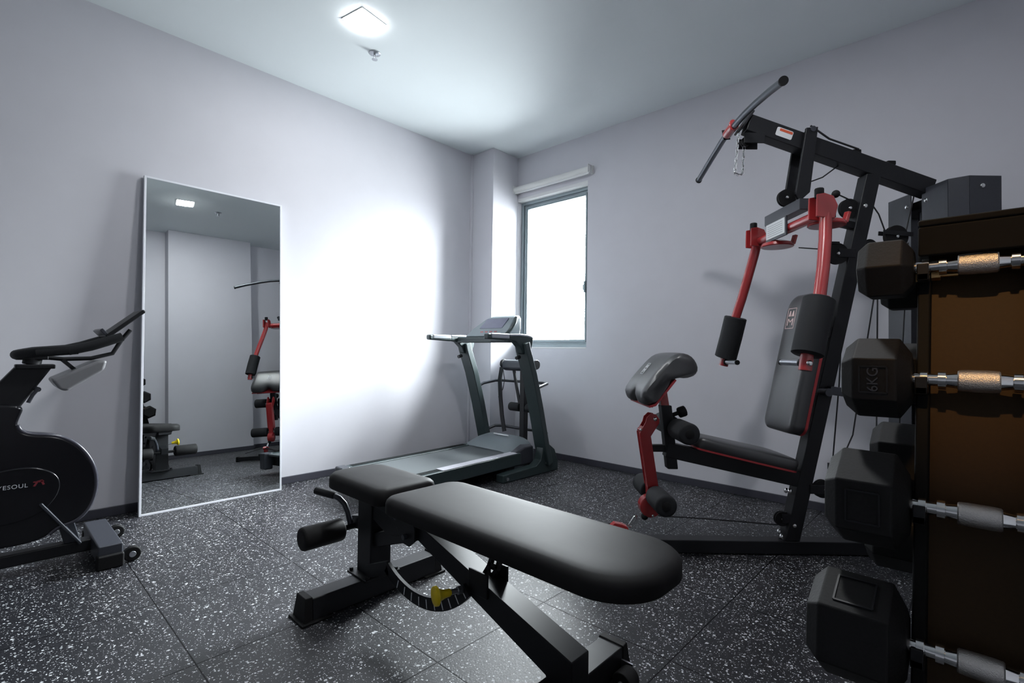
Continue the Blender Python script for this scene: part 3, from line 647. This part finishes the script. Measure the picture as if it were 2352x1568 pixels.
def emblem(parent, org, dx, dy, sc, m, shape='M'):
    m4 = axes(org, dx, dy)
    bb_ = MB()
    w, h = .034*sc, .050*sc
    for p, q in (((-w,-h),(w,-h)), ((w,-h),(w,h)), ((w,h),(-w,h)), ((-w,h),(-w,-h))):
        P, Q = m4 @ Vector((p[0], p[1], 0)), m4 @ Vector((q[0], q[1], 0)); bb_.beam(P, Q, .0028*sc, .0012, up=m4.col[2].xyz)
    # upper mark: two small triangles
    for x in (-.013*sc, .013*sc):
        t3 = [m4 @ Vector((x+u*sc, v*sc, zt)) for zt in (-.0005, .0008) for u, v in ((-.011,.010),(.011,.010),(.003,.038),(-.003,.038))]
        bb_.loft([t3[:4], t3[4:]])
    bb_.build('emblem_border', m, parent)
    text_obj('emblem_letter', shape, .058*sc, m4 @ Matrix.Translation((0, -.020*sc, 0)) @ Matrix.Diagonal((1.25, .85, 1, 1)), m, parent, .0008)
emblem(cp, Vector((-.762, .0, .862)) - nn*(-.0), (0, -1, 0), dn, .62, 'letter')
# leg developer
lp = [(-.762,.634),(-.742,.652),(-.718,.648),(-.702,.624),(-.704,.606),(-.742,.545),(-.705,.310),(-.756,.310),(-.795,.560),(-.768,.610)]
for y0, y1 in ((-.031, -.025), (.025, .031)):
    b = MB(); b.prism(lp, 'y', y0, y1); lv = b.build('leg_lever', 'red', g, bevel=.002)
b = MB(); b.prism([(-.795,.575),(-.785,.520),(-.752,.310),(-.712,.310),(-.742,.540),(-.775,.590)], 'y', -.025, .025); lv = b.build('leg_lever_tube', 'red', g, bevel=.003)
b = MB(); bolt(b, -.724, -.031, .626, .010); bolt(b, -.788, -.025, .575, .007); b.build('lever_bolt', 'chrome', lv)
b = MB(); b.lathe((-.738, -.026, .215), (0,1,0), [(0,.045),(.002,.050),(.050,.050),(.052,.045)], 28); dk = b.build('cable_cam', 'red', g, ang=40)
b = MB(); b.prism([(-.756,.335),(-.705,.335),(-.700,.20),(-.745,.18)], 'y', -.022, .022); b.build('lever_foot', 'red', dk, bevel=.003)
b = MB(); bolt(b, -.722, -.027, .208, .007); bolt(b, -.73, -.027, .175, .007); b.build('cam_bolt', 'chrome', dk)
for cx_, cz_, nm in ((-.624, .585, 'thigh'), (-.722, .272, 'shin')):
    b = MB(); b.cyl((cx_, -.20, cz_), (cx_, .20, cz_), .012, 16); rod = b.build('roller_rod', 'silver', g)
    for s in (-1, 1):
        b = MB(); b.roller((cx_, s*.040, cz_), (cx_, s*.208, cz_), .048, .010); fr = b.build('foam_roller', 'foam', rod, ang=50)
        b = MB(); b.lathe((cx_, s*.206, cz_), (0, s, 0), [(0, .020), (.004, .020), (.006, .014)], 24); b.build('roller_cap', 'rubber', fr)
# seat and backrest
ds = Vector((-.02+.665, 0, .346-.483)).normalized(); ns = Vector((-ds.z, 0, ds.x))
m4 = Matrix((ds, (0,1,0), ns)).transposed().to_4x4()
m4.translation = Vector((-.10, 0, .400)); sx0 = -.455
pts = [(-.46,-.085),(-.44,-.105),(-.30,-.125),(-.06,-.150),(-.02,-.140),(-.005,-.10),(-.005,.10),(-.02,.140),(-.06,.150),(-.30,.125),(-.44,.105),(-.46,.085)]
b = MB(); pad(b, smooth(pts, 2), .010, .062, e=.016, mtx=m4); st = b.build('seat', 'gloss', g, ang=60)
b = MB(); b.loft([[m4 @ Vector((x, y, z)) for x, y in smooth(pts, 2)] for z in (.004, .012)]); b.build('seat_piping', 'redpipe', st)
db = Vector((.080, 0, .386)).normalized(); nb = Vector((-db.z, 0, db.x))
m5 = Matrix(((0,-1,0), db, nb)).transposed().to_4x4(); m5.translation = Vector((-.075, 0, .565))
if m5.to_3x3().determinant() < 0: m5 = Matrix(((0,1,0), db, nb)).transposed().to_4x4(); m5.translation = Vector((-.075, 0, .565))
bp_ = rounded(-.128, .128, 0, .665, (.045, .045, .075, .075), 10)
b = MB(); pad(b, bp_, .008, .072, e=.020, mtx=m5); br = b.build('backrest', 'gloss', g, ang=60)
b = MB(); b.loft([[m5 @ Vector((x, y, z)) for x, y in bp_] for z in (-.002, .010)]); b.build('backrest_piping', 'redpipe', br)
b = MB(); b.loft([[m5 @ Vector((x, y, z)) for x, y in rounded(-.10, .10, .04, .62, (.03,)*4, 4)] for z in (-.012, -.001)]); b.build('backrest_board', 'steel', br)
emblem(br, m5 @ Vector((.055 if m5.col[0].y > 0 else -.055, .545, .0765)), (0, -1, 0), db, 1.0, 'pink')
b = MB(); b.box(-.02, .10, -.028, .028, .70, .75).box(.05, .16, -.028, .028, 1.02, 1.07); b.build('backrest_bracket', 'steel', g, bevel=.003)
b = MB(); b.cyl((.06, -.02, .765), (.06, -.085, .765), .020, 18).beam((.07, -.062, .775), (.170, -.062, .762), .030, .040); b.build('side_lock', 'steel2', g, bevel=.004)
# boom
b = MB(); b.beam((-.288, 0, 2.040), (.590, 0, 1.738), .066, .080); boom = b.build('top_boom', 'steel', g, bevel=.004)
b = MB(); b.beam((-.268, 0, 2.092), (-.326, 0, 2.004), .080, .010, up=(-.8,0,.5)); b.build('boom_end_plate', 'steel', boom, bevel=.002)
b = MB(); b.box(-.315, -.215, -.040, -.034, 1.935, 1.985).box(-.315, -.215, .034, .040, 1.935, 1.985); b.build('pulley_plate', 'steel', boom, bevel=.006)
pulley(-.292, 0, 1.955, .022, boom)
lab = MB(); d_ = Vector((.878, 0, -.302)).normalized(); u_ = Vector((.302, 0, .878)).normalized(); o_ = Vector((-.122, -.0335, 1.985))
lab.loft([[o_ + d_*x + u_*z + Vector((0, y, 0)) for x, z in rounded(-.040, .040, -.021, .021, (.007,)*4, 4)] for y in (-.0012, .001)]); lb = lab.build('warning_label', 'bag', boom)
lab = MB(); lab.loft([[o_ + d_*x + u_*z + Vector((0, y, 0)) for x, z in ((-.026, .005), (.037, .005), (.037, .017), (-.026, .017))] for y in (-.0020, -.001)]); lab.build('label_band', 'orange', lb)
b = MB(); b.tube([(.01, -.02, 2.030), (.10, -.02, 1.968), (.24, -.02, 1.920)], .0045, 8); b.build('boom_cable', 'cable', boom)
b = MB()
for x, z in ((.235, 1.912), (.40, 1.860)): b.box(x-.020, x+.020, -.020, .020, z-.012, z+.010)
b.build('boom_stop', 'rubber', boom, bevel=.005)
# hanger and press arms
for y in (-.052, .046):
    b = MB(); b.prism([(-.030,2.005),(.026,2.010),(-.012,1.700),(-.062,1.655),(-.080,1.690)], 'y', y-.004, y+.010); hg = b.build('hanger_plate', 'steel', g, bevel=.003)
b = MB(); b.cyl((.0, -.062, 1.998), (.0, .062, 1.998), .013, 16); b.build('hanger_axle', 'steel2', hg)
pulley(-.104, -.015, 1.682, .040, hg)
b = MB(); b.prism([(-.115,1.590),(-.060,1.590),(-.060,1.642),(-.115,1.642)], 'y', -.148, .165); ch = b.build('press_channel', 'steel2', g, bevel=.004)
b = MB(); b.box(-.120, -.112, -.045, .140, 1.500, 1.592); b.build('channel_plate', 'steel2', ch, bevel=.001)
b = MB(); b.box(-.1222, -.1198, -.035, .132, 1.512, 1.586); b.build('instruction_sticker', 'bag', ch)
b = MB()
for k in range(6): b.box(-.1228, -.1218, -.02, .118, 1.522+.010*k, 1.5235+.010*k)
b.build('sticker_print', 'hood', ch)
b = MB(); b.cyl((-.088, -.29, 1.538), (-.088, .29, 1.538), .023, 22); b.build('press_cross_tube', 'red', g)
for k, (y, x, z) in enumerate(((.115, -.075, 1.475), (-.190, -.020, 1.505))):
    b = MB(); b.lathe((x, y, z), (0,0,1), [(0, .072), (.004, .076), (.018, .070), (.030, .040)], 32); cm = b.build('cam_plate', 'red', g, ang=30)
    b = MB(); b.beam((x+.060, y-.03, z+.01), (x+.070, y-.035, z+.055), .030, .014, up=(1,0,0)); b.build('cam_lug', 'red', cm, bevel=.003)
for s in (-1, 1):
    bx_ = -.100
    b = MB(); pr = [(bx_-.042,1.512),(bx_+.035,1.505),(bx_+.048,1.560),(bx_+.030,1.600),(bx_-.008,1.612),(bx_-.040,1.606)]
    b.prism(pr, 'y', s*.252, s*.262).prism(pr, 'y', s*.308, s*.318); br_ = b.build('arm_bracket', 'red', g, bevel=.004)
    b = MB(); b.roller((bx_-.012, s*.285, 1.598), (bx_-.012, s*.285, 1.640), .018, .004, 10); b.build('bracket_plug', 'rubber', br_, ang=50)
    if s < 0: path = [(-.084,-.285,1.572),(-.094,-.300,1.50),(-.112,-.325,1.41),(-.142,-.360,1.29),(-.180,-.395,1.155),(-.214,-.412,1.05),(-.245,-.426,.940),(-.256,-.430,.875)]
    else: path = [(-.082,.288,1.580),(-.096,.305,1.48),(-.116,.335,1.36),(-.138,.362,1.24),(-.162,.384,1.137),(-.178,.405,1.03),(-.196,.430,.919),(-.206,.436,.870)]
    b = MB(); b.tube(path, [.024]*len(path), 24); arm = b.build('press_arm', 'red', g, ang=50)
    p0, p1 = Vector(path[4]), Vector(path[6]); pm = Vector(path[5])
    b = MB(); r_ = .058
    b.tube([p0+(p0-pm).normalized()*.004, p0, p0*.5+pm*.5, pm, p1*.5+pm*.5, p1, p1+(p1-pm).normalized()*.004], [r_-.006, r_, r_, r_, r_, r_, r_-.006], 32); b.build('foam_sleeve', 'foam', arm, ang=50)
    e_ = p1*.45 + Vector(path[7])*.55
    b = MB(); b.cyl(e_ + Vector((0, 0, 0)), e_ + Vector((-.004, -s*.165, 0)), .0125, 20); gp = b.build('hand_grip', 'silver', arm)
    b = MB(); b.cyl(e_ + Vector((-.004, -s*.165, 0)), e_ + Vector((-.004, -s*.172, 0)), .0130, 20).cyl(e_ + Vector((0, -s*.024, 0)), e_ + Vector((0, -s*.034, 0)), .017, 20); b.build('grip_cap', 'rubber', gp)
    b = MB(); bolt(b, e_.x, e_.y+s*.022, e_.z, .012, (0, s, 0)); b.build('grip_bolt', 'chrome', arm)
b = MB(); b.beam((-.02, -.12, 1.560), (.235, 0, 1.555), .028, .034).box(.035, .065, -.125, -.065, 1.535, 1.590); b.build('press_stop', 'steel', g, bevel=.003)
for p in ((.020, -.19, 1.648),):
    b = MB(); b.ball(p, .017); b.build('cable_ball', 'rubber', g)
# lat bar and chain
pth = [(-.394,-.52,1.964),(-.378,-.40,1.992),(-.362,-.25,2.018),(-.352,-.13,2.032),(-.345,0,2.034),(-.341,.10,2.030),(-.338,.16,2.022),(-.337,.30,1.985),(-.337,.47,1.936)]
b = MB(); b.tube(pth, .0148, 20); lb = b.build('lat_bar', 'gunmetal', g, ang=50)
b = MB(); b.tube([pth[0], (-.3955,-.528,1.962)], .0175, 20).tube([pth[-1], (-.337,.478,1.934)], .0175, 20); b.build('bar_end_cap', 'rubber', lb)
b = MB(); b.tube([pth[4], (-.344,.025,2.0345), (-.343,.060,2.032), (-.341,.09,2.030)], .0225, 20).lathe((-.345, .012, 2.055), (0,1,0), [(0,.016),(.012,.016)], 18); b.build('bar_sleeve', 'red', lb, bevel=.002)
b = MB(); b.prism([(-.362,2.058),(-.328,2.062),(-.318,2.012),(-.352,2.008)], 'y', .100, .106); b.build('bar_clamp', 'steel', lb, bevel=.002)
def link(b, c, d, s, w=.006, r=.0022, L_=.012):
    c = Vector(c); d = Vector(d).normalized(); s = Vector(s); s = (s - d*s.dot(d)).normalized(); P = []
    for k in range(12):
        a = 2*math.pi*k/12; P.append(c + d*(math.cos(a)*w + (L_ if math.cos(a) > 0 else -L_)) + s*math.sin(a)*w)
    b.tube(P, r, 6, closed=True)
chn = []
x0c, x1c = -.322, -.292
pts = [Vector((x0c - .002*k, 0, 2.000 - .0215*k)) for k in range(10)] + [Vector((-.326+.006, 0, 1.800)), Vector((-.309, 0, 1.802))] + [Vector((-.303 + .0012*k, 0, 1.822 + .0215*k)) for k in range(6)]
b = MB()
for k in range(len(pts)-1):
    a, c_ = pts[k], pts[k+1]; link(b, (a+c_)/2, c_-a, (0,1,0) if k % 2 else (1,0,.3))
cn = b.build('chain', 'chrome', g)
# pulleys, cables and guards at the rear
pulley(.135, -.02, 1.418, .050); b = MB(); b.box(.135, .215, -.036, -.030, 1.400, 1.440).box(.135, .215, -.008, -.002, 1.400, 1.440).box(.098, .140, -.036, -.002, 1.462, 1.474); b.build('pulley_bracket', 'steel', g, bevel=.002)
pulley(.300, 0, 1.455, .038); b = MB(); b.box(.225, .325, -.020, -.014, 1.440, 1.478).box(.225, .345, .014, .020, 1.440, 1.478); b.build('pulley_bracket', 'steel', g, bevel=.002)
p_ = pulley(.415, -.02, 1.502, .054); b = MB(); b.beam((.345, -.036, 1.522), (.485, -.036, 1.512), .004, .020).beam((.345, -.004, 1.522), (.485, -.004, 1.512), .004, .020); b.build('pulley_bracket', 'steel', g)
pulley(.205, .0, 1.640, .046, up)
pulley(-.118, -.010, .165, .034); b = MB(); b.box(-.125, -.06, -.030, -.024, .15, .19).box(-.125, -.06, .004, .010, .15, .19); b.build('pulley_bracket', 'steel', g)
pulley(.066, -.02, .310, .042); b = MB(); b.box(.0, .075, -.040, -.034, .290, .330).box(.0, .075, -.006, 0, .290, .330); b.build('pulley_bracket', 'steel', g)
def cable(pts, r=.0032):
    b = MB(); b.tube(pts, r, 8); return b.build('cable', 'cable', g)
cable([(.030, -.19, 1.646), (.10, -.13, 1.652), (.20, -.03, 1.668)])
cable([(-.02, 0, 1.752), (.08, 0, 1.790), (.175, 0, 1.862)])
cable([(.300, -.02, 1.660), (.335, -.02, 1.610), (.368, -.02, 1.520)])
cable([(.462, -.02, 1.520), (.510, -.01, 1.700)])
cable([(.362, .0, 1.440), (.300, .0, 1.05), (.225, .0, .56), (.105, -.02, .325)])
cable([(.190, .0, 1.41), (.160, .0, .80), (.128, .0, .42)])
cable([(.345, .0, 1.42), (.340, .0, .80), (.332, .0, .10)])
cable([(.490, .0, 1.48), (.455, .0, .85), (.430, .0, .10)])
b = MB(); b.box(.112, .140, -.012, .012, .395, .425).cyl((.126, 0, .398), (.122, 0, .372), .006, 10); b.build('cable_fitting', 'steel2', g)
cable([(-.70, -.01, .170), (-.45, -.01, .157), (-.135, -.01, .135)])
cable([(-.045, -.02, 1.445), (.05, -.02, 1.440), (.135, -.02, 1.468)], .0028)
b = MB(); b.ball((-.764, -.01, .166), .017); b.build('cable_ball', 'rubber', g)
b = MB(); link(b, (-.818, -.01, .140), (.032, 0, .052), (1, 0, -.5), .009, .0042, .020); b.build('carabiner', 'chrome', g)
b = MB(); b.prism([(-.925,.118),(-.905,.135),(-.870,.128),(-.845,.118),(-.838,.104),(-.870,.100),(-.915,.104)], 'y', -.018, .018); b.prism([(-.915,.105),(-.85,.105),(-.86,.063),(-.905,.063)], 'y', -.012, .012); fb = b.build('foot_plate_bracket', 'red', g, bevel=.003)
b = MB(); bolt(b, -.932, -.018, .112, .008); bolt(b, -.872, -.018, .104, .006); bolt(b, -.850, -.018, .102, .006); b.build('bracket_bolt', 'silver', fb)
for s in (-1, 1):
    b = MB(); b.beam((-.925, s*.02, .118), (-1.00, s*.16, .085), .028, .006); b.build('foot_plate', 'steel', fb, bevel=.002)
zt = 1.735
for nm, pl in (('far', [(.55, .055), (.55, .200), (.60, .245), (.745, .245)]), ('near', [(.55, -.010), (.55, -.152), (.60, -.200), (.740, -.200)])):
    b = MB()
    for k in range(3):
        (xa, ya_), (xb, yb_) = pl[k], pl[k+1]
        t_ = Vector((xb-xa, yb_-ya_, 0)).normalized()
        b.beam((xa, ya_, (zt+.20)/2), (xb, yb_, (zt+.20)/2), .004, zt-.20)
    gd = b.build('weight_guard', 'steel2', g)
    b = MB(); s = 1 if nm == 'far' else -1
    bolt(b, .549, .08 if nm == 'far' else -.035, zt-.06, .011, (-1, 0, 0))
    if nm == 'near': bolt(b, .655, -.202, zt-.045, .011, (0, -1, 0))
    b.build('guard_bolt', 'chrome', gd)
b = MB(); b.box(.56, .74, -.14, .19, .06, .20); b.build('stack_base', 'steel', g, bevel=.004)
for k in range(14):
    b = MB(); b.box(.575, .725, -.12, .17, .202+.045*k, .244+.045*k); b.build('weight_plate', 'steel2', g, bevel=.004)
b = MB(); b.cyl((.65, -.07, .06), (.65, -.07, 1.70), .010, 14); b.build('guide_rod', 'silver', g)
b = MB(); b.cyl((.65, .12, .06), (.65, .12, 1.70), .010, 14); b.build('guide_rod', 'silver', g)
b = MB(); b.box(.585, .745, -.19, .235, 1.66, 1.70); b.build('guard_top', 'steel', g, bevel=.003)

# ------------------------------------------------------------------ camera
cd = bpy.data.cameras.new('camera'); cd.sensor_width = 36; cd.lens = 1141.84*36/2352; cd.clip_start = .02
cam = bpy.data.objects.new('camera', cd); C.objects.link(cam)
ya, pi_, ro = .7512, .0204, .0137
fw_ = Vector((-math.sin(ya)*math.cos(pi_), math.cos(ya)*math.cos(pi_), math.sin(pi_)))
rt = Vector((math.cos(ya), math.sin(ya), 0)); upv = rt.cross(fw_)
r2 = rt*math.cos(ro) + upv*math.sin(ro); u2 = upv*math.cos(ro) - rt*math.sin(ro)
mm = Matrix((r2, u2, -fw_)).transposed().to_4x4(); mm.translation = Vector((0, 0, .9333)); cam.matrix_world = mm
bpy.context.scene.camera = cam
# ------------------------------------------------------------------ light
w = bpy.data.worlds.new('sky'); bpy.context.scene.world = w; w.use_nodes = True
bg = w.node_tree.nodes['Background']; bg.inputs[0].default_value = (.93, .965, 1., 1); wt = w.node_tree
tcw = wt.nodes.new('ShaderNodeTexCoord'); sz = wt.nodes.new('ShaderNodeSeparateXYZ'); rp = wt.nodes.new('ShaderNodeMapRange')
wt.links.new(tcw.outputs['Generated'], sz.inputs[0]); wt.links.new(sz.outputs[2], rp.inputs['Value'])
rp.inputs['From Min'].default_value = .0; rp.inputs['From Max'].default_value = .9; rp.inputs['To Min'].default_value = 32; rp.inputs['To Max'].default_value = 400
wt.links.new(rp.outputs[0], bg.inputs[1])
la = bpy.data.lights.new('window_portal', 'AREA'); la.shape = 'RECTANGLE'; la.size = wx1-wx0; la.size_y = wz1-wz0; la.cycles.is_portal = True
lo = bpy.data.objects.new('window_portal', la); C.objects.link(lo); lo.location = ((wx0+wx1)/2, YF+.19, (wz0+wz1)/2); lo.rotation_euler = (R(-90), 0, 0)
ls = bpy.data.lights.new('accent_spot', 'SPOT'); ls.energy = 190; ls.color = (1., .56, .20); ls.spot_size = R(9.5); ls.spot_blend = 1; ls.shadow_soft_size = .04
so = bpy.data.objects.new('accent_spot', ls); C.objects.link(so); so.location = (.05, -.75, H-.03)
so.rotation_euler = (Vector((0.0, .92, 1.0)) - so.location).to_track_quat('-Z', 'Y').to_euler()
sc = bpy.context.scene
sc.view_settings.view_transform = 'Standard'; sc.view_settings.look = 'None'; sc.view_settings.gamma = 1; sc.view_settings.exposure = .06
sc.view_settings.use_curve_mapping = False
sc.cycles.use_denoising = True; sc.cycles.max_bounces = 10; sc.cycles.diffuse_bounces = 6; sc.cycles.sample_clamp_indirect = 8
